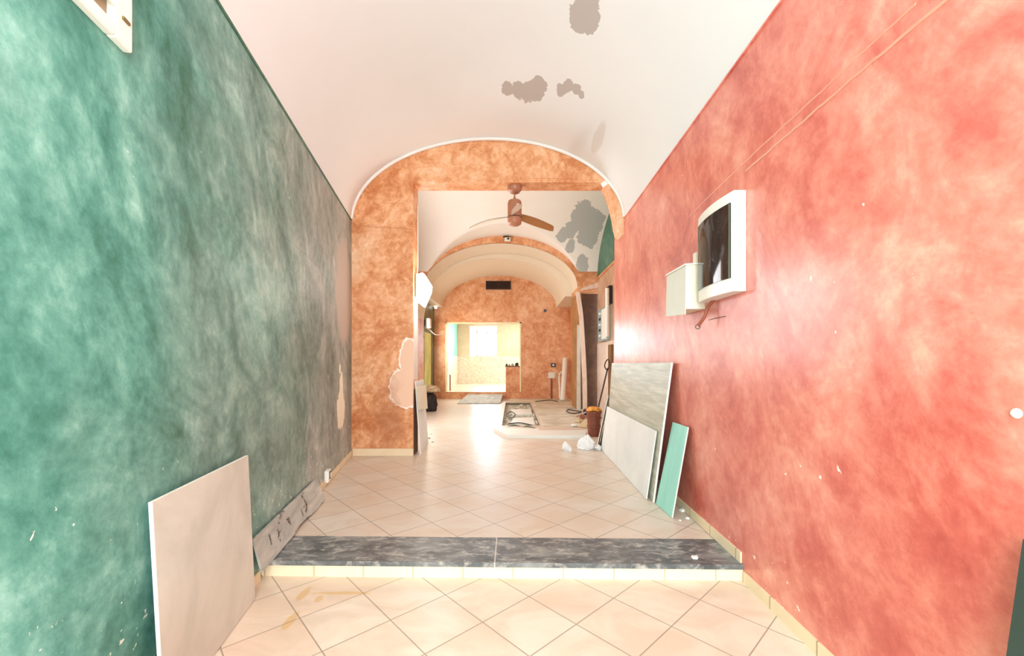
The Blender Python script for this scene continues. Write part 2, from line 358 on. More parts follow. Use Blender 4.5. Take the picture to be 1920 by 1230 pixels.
# ================================================================== SETTING
# lower floor, step, upper floor
def sy_(x): return 2.842-.019*x          # front of the step, slightly out of square
mb = MB(); mb.add([(XL(-1.4)-.1, -1.4, 0), (XR(-1.4)+.1, -1.4, 0), (XR(2.9)+.1, sy_(1.7)+.03, 0), (XL(2.9)-.1, sy_(-1.8)+.03, 0)], [(0, 1, 2, 3)])
struct(mb, 'floor', M_tile_low, label='lower entrance floor of beige diagonal tiles')
T = (-.22, .62, 9.1, 14.2)               # trench in the upper floor: x0, x1, y0, y1
mb = MB()
b0 = lambda x: (x, sy_(x)+.40, .11)
mb.add([b0(XL(3.2)-.1), b0(XR(3.2)+.1), (3.2, 6.15, .11), (-3.2, 6.15, .11)], [(0, 1, 2, 3)])
for x0, x1, y0, y1 in ((-3.2, 3.2, 6.15, T[2]), (-3.2, T[0], T[2], 16.0), (T[1], 3.2, T[2], 16.0), (T[0], T[1], T[3], 16.0)):
    mb.add([(x0, y0, .11), (x1, y0, .11), (x1, y1, .11), (x0, y1, .11)], [(0, 1, 2, 3)])
struct(mb, 'floor', M_tile_up, label='upper floor of beige diagonal tiles')
mb = MB(); mb.box(XL(2.86)-.08, XR(2.86)+.05, -.0, .02, 0, .082)
for i, p in enumerate(mb.v): mb.v[i] = (p[0], sy_(p[0])+.012+p[1], p[2])
struct(mb, 'trim_1', M_riser, label='cream tiled riser of the step')
mb = MB(); x0, x1 = XL(3.0)-.08, XR(3.0)+.06
mb.v = []; mb.box(x0, x1, 0, .41, .082, .115)
for i, p in enumerate(mb.v): mb.v[i] = (p[0], sy_(p[0])+p[1], p[2])
struct(mb, 'trim_2', M_slate, label='dark slate slab along the step edge')

# walls of the front room
def wall_strip(Xf, y0, y1, top, out, ny=24, nz=10, zb=0):
    mb = MB()
    mb.grid(lambda u, v: (Xf(y0+(y1-y0)*u), y0+(y1-y0)*u, zb+(top(y0+(y1-y0)*u)-zb)*v), ny, nz)
    n = len(mb.v)
    mb.add([(Xf(y0), y0, zb), (Xf(y0)+out, y0, zb), (Xf(y0)+out, y0, top(y0)), (Xf(y0), y0, top(y0)),
            (Xf(y1), y1, zb), (Xf(y1)+out, y1, zb), (Xf(y1)+out, y1, top(y1)), (Xf(y1), y1, top(y1))],
           [(0, 1, 2, 3), (4, 5, 6, 7), (1, 5, 6, 2)])
    return mb
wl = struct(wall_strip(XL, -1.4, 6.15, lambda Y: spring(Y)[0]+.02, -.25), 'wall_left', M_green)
wr = struct(wall_strip(XR, -1.4, 6.79, lambda Y: spring(Y)[1]+.02, .25), 'wall_right', M_red)
# ridges of filled-in cable chases on the red wall
def onR(px, py, off=0):
    k = (px-CX)/F; Y = 1.516/(k-.026)
    return Vector((XR(Y)-off, Y, EYE-(py-CY)*Y/F))
def onL(px, py, off=0):
    k = (px-CX)/F; Y = -1.184/(k+.198)
    return Vector((XL(Y)+off, Y, EYE-(py-CY)*Y/F))
def wob(pts, a=.004, n=10):
    out = []
    for i in range(len(pts)-1):
        for k in range(n):
            p = pts[i].lerp(pts[i+1], k/n); out.append(p+Vector((0, random.uniform(-a, a), random.uniform(-a, a))))
    return out+[pts[-1]]
for k, L in enumerate(([(1790, -15), (1561, 179), (1480, 250), (1398, 321)], [(1719, 5), (1540, 171), (1361, 337), (1292, 406)])):
    pts = wob([onR(x, y, -.002) for x, y in L])
    mbt = MB().tube(pts, [.009 if k == 0 else .006]*len(pts), 6)
    o = mbt.build('plaster_seam', M_seam, None, True, base=False); o.parent = wr; o['label'] = 'raised seam of filled plaster'
pts = wob([onL(x, y, -.001) for x, y in ((530, 440), (565, 470), (600, 502))], .003)
o = MB().tube(pts, [.004]*len(pts), 6).build('plaster_seam', M_green, None, True, base=False); o.parent = wl
# front vault
mb = MB(); mb.grid(lambda u, v: v1(u, -1.4+v*7.56), 64, 12)
n0 = len(mb.v); mb.grid(lambda u, v: v1(u, -1.4+v*7.56)+Vector((0, 0, .15)), 64, 12)
struct(mb, 'ceiling', M_vault, 'all', label='white barrel vault over the entrance room')
# thin cornice lines at the springing
for Xf, s, i, mt in ((XL, 1, 0, M_dkgreen), (XR, -1, 1, M_red)):
    pts = [Vector((Xf(Y)+s*.004, Y, spring(Y)[i])) for Y in [-1.3+k*.37 for k in range(21)]]
    struct(MB().tube(pts, .010, 6), 'trim_%d' % (3+i), mt, True, label='thin painted line where the wall meets the vault')

# skirting
def skirt(name, Xf, s, y0, y1, z, h, mat=M_base, t=.012):
    mb = MB(); mb.slab([(Xf(y0)+s*0, y0, z), (Xf(y1), y1, z), (Xf(y1), y1, z+h), (Xf(y0), y0, z+h)], .0001)
    mb = MB(); a, b = Xf(y0), Xf(y1)
    vs = [(a, y0, z), (b, y1, z), (b+s*t, y1, z), (a+s*t, y0, z)]; vs += [(p[0], p[1], z+h) for p in vs]
    mb.add(vs, [(0, 1, 2, 3), (4, 5, 6, 7), (0, 1, 5, 4), (1, 2, 6, 5), (2, 3, 7, 6), (3, 0, 4, 7)])
    return struct(mb, name, mat)
skirt('baseboard_left', XL, 1, -1.3, 2.83, 0, .075); skirt('baseboard_left', XL, 1, 2.88, 6.14, .115, .075)
skirt('baseboard_right', XR, -1, -1.3, 2.80, 0, .075); skirt('baseboard_right', XR, -1, 2.84, 6.77, .115, .075)
mb = MB(); mb.box(-2.38, -1.475, 6.132, 6.148, .11, .215); struct(mb, 'baseboard_back', M_base)

# cross wall with the square opening under the first arch (Y 6.15 to 6.45)
YA, YB = 6.15, 6.45
inner = [(-1.48, .11), (-1.48, 4.2), (1.40, 4.2), (1.46, 4.08), (1.518, 3.90), (1.56, 3.72), (1.585, 3.50), (1.62, 3.30), (1.66, .11)]
outer = [(-3.1, .11), (-3.1, 5.5), (2.75, 5.5), (2.75, .11)]
mb = MB()
mb.prism([(-3.1, .11), (-1.48, .11), (-1.48, 4.2), (-1.48, 5.5), (-3.1, 5.5)], 'y', YA, YB)
mb.prism([(-1.48, 4.2), (1.40, 4.2), (1.40, 5.5), (-1.48, 5.5)], 'y', YA, YB)
mb.prism([(1.40, 4.2), (1.46, 4.08), (1.518, 3.90), (1.56, 3.72), (1.585, 3.56), (1.61, 3.47), (1.66, 3.42), (2.75, 3.42), (2.75, 5.5), (1.40, 5.5)], 'y', YA, YB)
cw = struct(mb, 'wall_back', M_orange, label='orange cross wall with a square opening under the first arch')
# plaster on the pilaster's inner side: white above, bare below
mb = MB(); mb.box(-1.482, -1.474, YA+.03, YB-.02, 1.25, 2.5); o = mb.build('plaster_strip', plain('whitish_bare_plaster', '#efe2d8', .8, 0, .12, 5), None, base=False); o.parent = cw
mb = MB(); mb.box(-1.482, -1.474, YA+.02, YB-.02, .12, 1.1); o = mb.build('plaster_strip', plain('stained_brown_plaster', '#8a6248', .8, 0, .25, 5), None, base=False); o.parent = cw
# string line across pilaster, and along the beam
mb = MB(); mb.tube([P(661, 418, YA-.005), P(700, 424, YA-.005), P(775, 428, YA-.005)], .014, 6); o = mb.build('string_course', M_orange, None, True, base=False); o.parent = cw
mb = MB(); mb.tube([P(985, 333, YA-.002), P(1060, 334, YA-.002), P(1128, 336, YA-.002)], .010, 6); o = mb.build('string_course', M_orange, None, True, base=False); o.parent = cw
mb = MB(); mb.tube(wob([P(944, 285, YA), P(956, 300, YA), P(966, 325, YA), P(965, 340, YA)], .008, 5), .012, 6); o = mb.build('plaster_seam', M_orange, None, True, base=False); o.parent = cw
mb = MB(); mb.slab([P(1130, 352, YA-.004), P(1142, 344, YA-.004), P(1136, 338, YA-.004), P(1126, 344, YA-.004)], .004); o = mb.build('bare_patch', M_white_plaster, None, base=False); o.parent = cw
# white bead along the arch
pts = [v1(.012+.976*k/60, YA-.02)+Vector((0, 0, -.018)) for k in range(61)]
struct(MB().tube(pts, .024, 8), 'trim_5', M_white_plaster, True, label='white plaster bead along the first arch')

# room two
mb = MB(); mb.grid(lambda u, v: (-2.95+5.5*u, YB-.02+(12.0-YB+.04)*v, max(B2(-2.95+5.5*u), L2(YB-.02+(12.0-YB+.04)*v))), 110, 110)
struct(mb, 'ceiling', M_vault2, True, label='flaking white groin vault of the middle room')
mb = MB(); mb.grid(lambda u, v: (2.5, YB+(12.0-YB)*u, 3.95+(L2(YB+(12.0-YB)*u)+.02-3.95)*v), 60, 4); struct(mb, 'wall_right', M_dkgreen, label='dark green lunette of the middle room')
mb = MB(); mb.box(2.5, 2.7, YB, 12.0, .11, 3.95); struct(mb, 'wall_right', M_tan, label='tan lower wall of the middle room')
mb = MB(); mb.box(2.485, 2.501, YB, 11.99, .11, 2.05); struct(mb, 'wall_right', rag_col('pinkish_white_plaster', [(.35, '#d3b8a6'), (.5, '#e6d0c0'), (.65, '#f3e4d8')], 2), label='pinkish white bare plaster low on the tan wall')
mb = MB(); mb.tube([(2.49, YB, 3.95), (2.49, 12, 3.95)], .035, 6); struct(mb, 'trim_6', M_orange2, True, label='orange ledge line under the green lunette')
mb = MB(); mb.grid(lambda u, v: (-2.9, YB+(12.0-YB)*u, .11+(L2(YB+(12.0-YB)*u)+.02-.11)*v), 60, 4); struct(mb, 'wall_left', M_tan, label='left wall of the middle room')
mb = MB(); mb.box(XR(6.79)+.01, 2.6, 6.46, 6.79, .11, 3.0); struct(mb, 'wall_right', M_tan, label='return of the wall behind the red wall end')

# second arch wall, Y 12.0 to 13.15
def arch_poly(cx, a, z0, b, n=40):
    return [(-2.82, 2.85), (-2.80, 3.08), (-2.73, 3.33), (-2.65, 3.52)]+[(cx-a*math.cos(math.pi*k/n), z0+b*math.sin(math.pi*k/n)) for k in range(n+1)]
def arch_wall(mb, cx, a, z0, b, xl, xr, top, y0, y1, zb=.11):
    A = arch_poly(cx, a, z0, b)
    vs = []; fs = []
    for y in (y0, y1):
        for (x, z) in A: vs += [(x, y, z), (x, y, top)]
    n = len(A)
    for s in (0, 2*n):
        for k in range(n-1): fs.append((s+2*k, s+2*k+1, s+2*k+3, s+2*k+2))
    for k in range(n-1): fs.append((2*k, 2*k+2, 2*n+2*k+2, 2*n+2*k))
    mb.add(vs, fs)
    mb.box(xl, -2.82, y0, y1, zb, top); mb.box(cx+a, xr, y0, y1, 3.55, top)
    return mb
mb = arch_wall(MB(), -.325, 2.245, 3.71, 1.29, -3.1, 2.7, 5.6, 12.0, 13.15)
a2 = struct(mb, 'wall_back', M_orange2, label='orange wall with the second, round arch')
mb = MB(); mb.box(1.92, 2.03, 12.0, 13.15, .11, 3.55); struct(mb, 'wall_back', rag_col('ochre_brown_rag_paint', [(.35, '#8a5a30'), (.5, '#a8733f'), (.65, '#c08f5c')], 3), label='ochre brown jamb of the second arch')
mb = MB(); mb.box(2.03, 2.7, 12.25, 13.15, .11, 3.55); struct(mb, 'wall_back', M_brown, label='dark brown recess beside the second arch')
# pale soffit of the second arch
A = arch_poly(-.325, 2.24, 3.71, 1.285, 48)
mb = MB(); mb.add([(x, y, z-.004) for y in (12.02, 13.14) for x, z in A], [(k, k+1, k+len(A)+1, k+len(A)) for k in range(len(A)-1)])
struct(mb, 'trim_7', M_cream, True, label='cream soffit of the second arch')

# room three
mb = MB(); XV0, XV1 = -2.66, 1.70; cv = (XV0+XV1)/2; av = (XV1-XV0)/2
mb.grid(lambda u, v: (cv-av*math.cos(math.pi*u), 13.14+2.7*v, 3.62+1.22*math.sin(math.pi*u)), 60, 6)
mb.add([(XV1, 13.14, 3.62), (2.4, 13.14, 3.62), (2.4, 15.84, 3.62), (XV1, 15.84, 3.62)], [(0, 1, 2, 3)])
mb.add([(XV0, 13.14, 3.62), (-3.1, 13.14, 3.62), (-3.1, 15.84, 3.62), (XV0, 15.84, 3.62)], [(0, 1, 2, 3)])
mb.grid(lambda u, v: (-3.1+5.5*u, 13.145, (3.62+1.22*math.sqrt(max(0, 1-((-3.1+5.5*u-cv)/av)**2)))*(1-v)+5.2*v), 80, 2)
struct(mb, 'ceiling', M_cream, True, label='cream barrel vault of the far room')
mb = MB(); mb.box(-3.2, -2.99, 13.15, 15.8, .11, 3.63); struct(mb, 'wall_left', M_olive, label='dark olive left wall of the far room')
mb = MB(); mb.box(2.24, 2.45, 13.15, 15.8, .11, 3.63); struct(mb, 'wall_right', M_orange2, label='right wall of the far room')
D = (-2.565, .35, 3.06)                  # doorway left, right, top
mb = MB(); Y3, Y4 = 15.8, 16.05
mb.box(-3.1, D[0], Y3, Y4, .11, 3.06); mb.box(D[1], 2.5, Y3, Y4, .11, 3.06); mb.box(-3.1, 2.5, Y3, Y4, 3.06, 5.0); mb.box(D[0], D[1], Y3, Y4, .11, .36)
struct(mb, 'wall_back', M_orange2, label='orange end wall with the wide doorway')
mb = MB()
for b_ in ((D[0], D[0]+.05, .37, 3.06), (D[1]-.05, D[1], .37, 3.06), (D[0], D[1], 3.01, 3.06)): mb.box(b_[0], b_[1], Y3-.012, Y4+.01, b_[2], b_[3])
struct(mb, 'door_1', plain('cream_door_lining', '#f6e6bb', .5), label='cream lining of the wide doorway')
mb = MB(); mb.box(-.24, D[1]-.05, Y3+.03, Y4-.02, .36, 1.34); struct(mb, 'wall_back', M_orange2, label='orange half wall standing in the doorway')
mb = MB(); mb.box(-.27, D[1]-.04, Y3+.0, Y4, 1.34, 1.38); struct(mb, 'trim_8', M_wood, label='brown cap on the half wall')
# room four
mb = MB(); mb.add([(-3.0, Y3+.02, .37), (2.2, Y3+.02, .37), (2.2, 22.4, .37), (-3.0, 22.4, .37)], [(0, 1, 2, 3)]); struct(mb, 'floor', M_floor4, label='pale tiled floor of the last room')
WX0, WX1, WZ0, WZ1 = -2.30, -.82, 1.80, 3.50
Yw = 22.3; mb = MB()
mb.box(-3.1, WX0, Yw, Yw+.45, 1.84, 3.9); mb.box(WX1, 2.3, Yw, Yw+.45, 1.84, 3.9); mb.box(WX0, WX1, Yw, Yw+.45, WZ1, 3.9)
struct(mb, 'wall_far', M_room4, label='pale orange end wall with the window')
mb = MB(); mb.box(-3.1, 2.3, Yw-.02, Yw+.45, .37, 1.84); struct(mb, 'wall_far', M_stone, label='cream tiled dado of the end wall')
mb = MB(); mb.box(-3.15, -2.95, 16.05, 22.3, 1.84, 3.9); struct(mb, 'wall_left', M_teal4, label='pale teal left wall of the last room')
mb = MB(); mb.box(-3.15, -2.94, 16.05, 22.3, .37, 1.84); struct(mb, 'wall_left', M_stone, label='cream tiled dado of the left wall')
mb = MB(); mb.box(2.1, 2.3, 16.05, 22.3, .37, 3.9); struct(mb, 'wall_right', M_room4, label='right wall of the last room')
mb = MB(); mb.box(-3.15, 2.3, 16.0, 22.75, 3.9, 4.0); struct(mb, 'ceiling', M_white_plaster, label='flat white ceiling of the last room')
mb = MB(); yy = Yw+.30
wf = empty('window_1', (-1.4, yy, 1.8), None, None); wf['kind'] = 'structure'
mx = -1.22
for (x0, x1, z0, z1) in ((-1.95, -1.89, 1.84, 3.42), (-.86, -.82, 1.84, 3.42), (-1.95, -.82, 1.84, 1.90), (-1.95, -.82, 3.14, 3.20), (-1.95, -.82, 3.42, 3.5), (-1.42, -1.36, 1.84, 3.2)): mb.box(x0, x1, yy, yy+.05, z0, z1)
wfr = mb.build('window_frame', M_white, wf)
gm = N('window_glass', .02); gm.b.inputs['Transmission Weight'].default_value = 1; gm.b.inputs['IOR'].default_value = 1.02; gm.color('#ffffff')
MB().box(-1.92, -.84, yy+.02, yy+.026, 1.86, 3.45).build('pane', gm.m, wfr)
mb = MB(); mb.slab([(WX0, Yw, 1.84), (-1.95, yy, 1.84), (-1.95, yy, 3.5), (WX0, Yw, 3.5)], -.03); mb.build('reveal', M_white_plaster, wf)

# ================================================================== trench and kerb
mb = MB(); x0, x1, y0, y1 = T; zb = .0
tm = plain('dark_trench_side', '#857d6b', .9, 0, .2)
for a, b in (((x0, y0), (x0, y1)), ((x1, y0), (x1, y1)), ((x0, y0), (x1, y0)), ((x0, y1), (x1, y1))):
    mb.add([(a[0], a[1], zb), (b[0], b[1], zb), (b[0], b[1], .112), (a[0], a[1], .112)], [(0, 1, 2, 3)])
struct(mb, 'trim_9', tm, label='dark cut side of the open floor trench')
mb = MB(); mb.grid(lambda u, v: (x0+(x1-x0)*u, y0+(y1-y0)*v, zb+.03+.11*max(0, noise.noise(Vector((u*5, v*18, 2))))*(.2+.8*u)+.035*noise.noise(Vector((u*22, v*70, 5)))), 24, 110)
o = mb.build('rubble', M_rubble); tag(o, 'grey rubble filling the open trench in the tiled floor', 'rubble', kind='stuff')
def poly_slab(pts, z0, z1, mat, name, **k):
    return MB().prism([(p[0], p[1]) for p in pts], 'z', z0, z1).build(name, mat, **k)
kz = .17
kp = [G(925, 802, kz), G(952, 815.5, kz), G(1099, 816.5, kz), G(1099, 806.5, kz), G(1012, 806.5, kz), G(1010, 803, kz), G(945, 802.5, kz)]
o = poly_slab(kp, .108, kz, M_kerb, 'stone_kerb', bevel=.004); tag(o, 'pale stone kerb with a chamfered corner in front of the open trench', 'kerb')
mb = MB(); mb.prism([(.68, 8.95), (1.7, 8.95), (2.45, 9.6), (2.45, 15.75), (-.1, 15.75), (-.1, 14.3), (.68, 14.3)], 'z', .108, .122)
o = mb.build('screed_patch', M_screed, base=False); tag(o, 'dusty bare screed to the right of the open trench', 'floor', kind='structure'); o.name = 'floor'
for (a, b, c_, d_, lab) in (((962, 785), (1000, 784), (1003, 797), (958, 797), 'pale cement block in the near half of the trench'),
                            ((958, 769), (996, 768), (998, 777), (962, 779), 'pale cement block in the far half of the trench')):
    pp = [G(*q, .06) for q in (a, b, c_, d_)]
    o = poly_slab(pp, -.0, .085, M_kerb, 'cement_block', bevel=.006); tag(o, lab, 'block', 'cement blocks in the trench')
def curvy(pts, n=8):
    pts = [Vector(p) for p in pts]; out = []
    for i in range(len(pts)-1):
        p0, p1, p2, p3 = pts[max(i-1, 0)], pts[i], pts[i+1], pts[min(i+2, len(pts)-1)]
        for k in range(n):
            t = k/n; out.append(.5*((2*p1)+(p2-p0)*t+(2*p0-5*p1+4*p2-p3)*t*t+(3*p1-p0-3*p2+p3)*t**3))
    return out+[pts[-1]]
def cable(L, r, mat, name, lab, cat, group=None, n=8):
    p = curvy(L); o = MB().tube(p, r, n).build(name, mat, None, True); return tag(o, lab, cat, group)
cable([G(952, 800, .10), G(965, 797, .13), G(978, 801, .10), G(990, 799, .13), G(1003, 803, .11)], .016, M_cable, 'loose_cable', 'grey cable wriggling across the near end of the trench', 'cable')
cable([G(950, 777, .08), G(958, 772, .12), G(966, 777, .13), G(960, 783, .10), G(950, 781, .08)], .016, M_cable, 'loose_cable', 'looped pale grey cable at the left side of the trench', 'cable')
cable([G(952, 795, .09), G(975, 793, .12), G(1000, 798, .1)], .014, M_darkcable, 'loose_cable', 'dark cable lying behind the grey one in the trench', 'cable')

# ================================================================== LEFT SIDE THINGS
t = (-.012)
def lean_board(name, c, th, mat, edge, lab, cat, e=.0):
    """c: bottom-near, bottom-far, top-far, top-near; front face outwards"""
    o = MB().slab(c, th).build(name, mat, bevel=.002)
    if edge:
        o.data.materials.append(edge); me = o.data
        nrm = (Vector(c[1])-Vector(c[0])).cross(Vector(c[3])-Vector(c[0])).normalized()
        for p in me.polygons:
            if abs(p.normal.dot(nrm)) < .9: p.material_index = 1
    return tag(o, lab, cat)
lean_board('panel', [(-1.455, 1.70, .004), (-1.642, 2.60, .004), (XL(2.53)+.03, 2.55, .925), (XL(1.675)+.03, 1.675, .93)], .016, M_board_cream, M_board_edge,
           'large cream panel leaning against the green wall in the lower entrance', 'panel')
# grey offcut board with a broken lower edge
bn, bf = Vector((-1.655, 2.70, .119)), Vector((-1.886, 4.11, .119))
tf, tn = Vector((XL(4.19)+.022, 4.17, .325)), Vector((XL(2.674)+.02, 2.67, .35))
mb = MB(); low = []; random.seed(3)
for k in range(15):
    u = k/14; p = bn.lerp(bf, u); up = (tn.lerp(tf, u)-p)
    j = 0 if k < 3 else random.uniform(0, .04)
    if 7 <= k <= 9: j += .10
    low.append(p+up*j)
top_ = [tn.lerp(tf, k/14) for k in range(15)]
nn = (bf-bn).cross(tn-bn).normalized()*.014
vs = low+top_+[p+nn for p in low]+[p+nn for p in top_]
fs = []
for k in range(14):
    fs += [(k, k+1, 16+k, 15+k), (30+k, 45+k, 46+k, 31+k), (k, 30+k, 31+k, k+1), (15+k, 16+k, 46+k, 45+k)]
fs += [(0, 15, 45, 30), (14, 44, 59, 29)]
mb.add(vs, fs); o = mb.build('offcut_board', M_board_grey); tag(o, 'dirty grey board with a chipped edge leaning low on the green wall', 'board')
# power socket
pc = onL(611, 890); e_ = empty('power_socket', (XL(4.63), 4.63, .15), 'small white surface socket low on the green wall above the skirting', 'socket')
mm = Matrix.Translation((XL(4.63), 4.63, .225)) @ Matrix.Rotation(math.atan(.198), 4, 'Z')
MB().box(0, .045, -.06, .06, -.065, .065, mm).build('box', M_white, e_, bevel=.005)
MB().box(.045, .05, -.02, .045, -.035, .045, mm).build('switch_frame', M_black, e_); sf_ = next(c for c in e_.children if c.name.startswith('switch'))
MB().box(.05, .056, .0, .03, -.02, .03, mm).build('rocker', M_white, sf_)
# white vent hatch, upper left
Yh = 1.579
e_ = empty('wall_vent', (XL(1.2), 1.2, 2.69), 'white louvred vent box high on the green wall at the upper left', 'vent')
mm = Matrix.Translation((XL(Yh), Yh, 2.69)) @ Matrix.Rotation(math.atan(.198), 4, 'Z')
mb = MB(); mb.box(0, .035, -.09, 0, 0, .75, mm); mb.box(0, .035, -.80, -.62, 0, .75, mm); mb.box(0, .035, -.62, -.09, 0, .05, mm); mb.box(0, .035, -.62, -.09, .6, .75, mm)
mb.build('frame', M_white, e_, bevel=.008)
MB().box(0, .006, -.62, -.09, .05, .6, mm).build('back_plate', plain('beige_vent_back', '#a58e6f', .7), e_)
for k in range(5):
    MB().slab([mm @ Vector((.004, -.62, .15+k*.09)), mm @ Vector((.004, -.09, .15+k*.09)), mm @ Vector((.036, -.09, .11+k*.09)), mm @ Vector((.036, -.62, .11+k*.09))], .006).build('louvre', M_ivory, e_)
MB().box(.035, .042, -.06, -.025, .09, .10, mm).build('catch', plain('brass_catch', '#8d7a4d', .4, .6), e_)
# light blue box at the bottom edge
o = MB().box(-1.20, -1.04, 1.10, 1.35, 0, .548).build('plastic_box', M_blue, bevel=.03); tag(o, 'light blue plastic box on the floor at the bottom left edge', 'box')

# ================================================================== RIGHT SIDE THINGS
lean_board('board', [(1.414, 4.07, .112), (1.57, 6.75, .112), (1.665, 6.77, 1.49), (1.59, 4.05, 1.50)], -.02, M_board_beige, M_board_edge,
           'tall grey beige board with wood grain leaning on the red wall', 'board')
lean_board('board', [(1.372, 4.167, .112), (1.437, 6.585, .112), (1.535, 6.585, .80), (1.472, 4.167, .805)], -.012, M_board_white, M_board_edge,
           'plain white board leaning in front of the grey beige board', 'board')
lean_board('board', [(1.437, 3.664, .112), (1.425, 4.035, .112), (1.59, 4.035, .915), (1.592, 3.69, .918)], -.013, M_board_green, M_board_edge,
           'narrow aqua green board leaning on the red wall, nearest of the stack', 'board')
# wall cabinet with dark door: convex front
e_ = empty('wall_cabinet', (1.55, 3.05, 1.98), 'white wall cabinet with a dark glass door mounted on the red wall', 'cabinet')
y0, y1, z0, z1 = 2.78, 3.35, 1.985, 2.67
def bulge(Y, base=.085, a=.035):
    k = (Y-(y0+y1)/2)/((y1-y0)/2); return base+a*(1-k*k)
nb = 16; ys = [y0+(y1-y0)*k/nb for k in range(nb+1)]
poly = [(XR(Y)-bulge(Y), Y) for Y in ys]+[(XR(y1)-.001, y1), (XR(y0)-.001, y0)]
MB().prism(poly, 'z', z0, z1).build('case', M_white, e_, True, bevel=.004)
yd0, yd1, zd0, zd1 = y0+.03, y1-.022, z0+.095, z1-.075
ys = [yd0+(yd1-yd0)*k/nb for k in range(nb+1)]
poly = [(XR(Y)-bulge(Y)-.006, Y) for Y in ys]+[(XR(Y)-bulge(Y)+.004, Y) for Y in reversed(ys)]
dr = MB().prism(poly, 'z', zd0, zd1).build('door', M_glass, e_, True); dr['label'] = 'dark smoked glass door'
poly = [(XR(Y)-bulge(Y)-.009, Y) for Y in (yd0, yd0+.012)]+[(XR(Y)-bulge(Y)+.004, Y) for Y in (yd0+.012, yd0)]
MB().prism(poly, 'z', zd0, zd1).build('door_edge', plain('olive_grey_metal', '#6d7565', .3, .5), dr)
# small beige junction box with lid
e_ = empty('junction_box', (1.53, 3.6, 1.94), 'small ivory junction box on the red wall left of the cabinet', 'box')
MB().box(0, .16, 0, .40, 0, .37, Matrix.Translation((XR(3.41)-.16, 3.41, 1.945))).build('box', M_ivory, e_, bevel=.004)
X_ = XR(3.41)-.16
MB().slab([(X_-.014, 3.395, 2.32), (X_-.014, 3.83, 2.32), (X_+.155, 3.83, 2.33), (X_+.155, 3.395, 2.33)], .012).build('lid', M_white, e_)
MB().slab([(X_-.012, 3.40, 1.90), (X_-.012, 3.82, 1.93), (X_-.006, 3.82, 2.30), (X_-.006, 3.40, 2.30)], .006).build('front_flap', plain('greyish_ivory', '#dcdccb', .5), e_)
MB().box(0, .05, 0, .06, 0, .10, Matrix.Translation((XR(3.47)-.06, 3.45, 2.33))).build('cable_entry', M_ivory, e_)
# conduit
e_ = empty('conduit', (1.55, 3.2, 1.8), 'bent brown conduit hanging below the dark glass cabinet', 'conduit')
pts = curvy([onR(1345, 560, .02), onR(1338, 578, .05), Vector((1.535, 3.27, 1.87)), Vector((1.505, 3.32, 1.80))])
MB().tube(pts, .013, 10).build('tube', plain('brown_conduit', '#9a5138', .5), e_, True)
MB().tube([Vector((1.50, 3.32, 1.79))+Vector((.018*math.cos(a), -.004, .018*math.sin(a))) for a in [k*math.pi/8 for k in range(16)]], .004, 6, True).build('ring', plain('grey_steel_ring', '#6f7170', .3, .7), e_, True)
MB().tube(curvy([onR(1330, 600, .004), onR(1345, 596, .006), onR(1362, 593, .004)]), .002, 5).build('wire', M_darkcable, e_)
# dark green board at right edge
o = lean_board('narrow_board', [(1.30, .80, .004), (1.375, 1.20, .004), (1.515, 1.20, .98), (1.50, .80, .98)], -.02, M_dgreen, None, 'dark green board leaning on the red wall at the right edge', 'board')
e_ = empty('wall_plug', onR(1906, 775), 'small white fixing plug on the red wall near the right edge', 'plug')
c_ = onR(1906, 775, .004); MB().lathe((0, 0, 0), [(0, .012), (.006, .012), (.014, .004), (.016, 0)], 14).build('collar', M_white, e_)
ch_ = e_.children[0]; me = ch_.data
for v in me.vertices:
    p = v.co+e_.location; v.co = Vector((-p.z, p.y, p.x))
ch_.rotation_euler = (0, 0, 0)
# debris fallen by the skirting
db = [(1283, 935, .05), (1290, 952, .035), (1375, 1110, .0)]
def crumb(c0, r_, mat, name, lab, cat):
    pts = [Vector((math.cos(a)*r_*random.uniform(.7, 1), math.sin(a)*r_*random.uniform(.7, 1), 0)) for a in (0, 1.2, 2.6, 3.9, 5.1)]
    top = [p*.6+Vector((0, 0, r_*random.uniform(.3, .6))) for p in pts]
    o = MB().add([c0+p for p in pts+top], [(4, 3, 2, 1, 0), (5, 6, 7, 8, 9)]+[(k, (k+1) % 5, (k+1) % 5+5, k+5) for k in range(5)]).build(name, mat)
    return tag(o, lab, cat)
for x, y, r_, lab in ((1280, 958, .04, 'largest of the white plaster flakes beside the aqua green board'), (1289, 972, .026, 'middle-sized white plaster flake by the skirting near the aqua green board'), (1275, 976, .016, 'tiniest white plaster flake in front of the aqua green board')):
    crumb(G(x, y, .112), r_, M_white_plaster, 'plaster_flake', lab, 'flake')
crumb(G(1302, 1046, .117), .03, M_white_plaster, 'plaster_flake', 'white plaster flake lying on the slate slab near the red wall', 'flake')

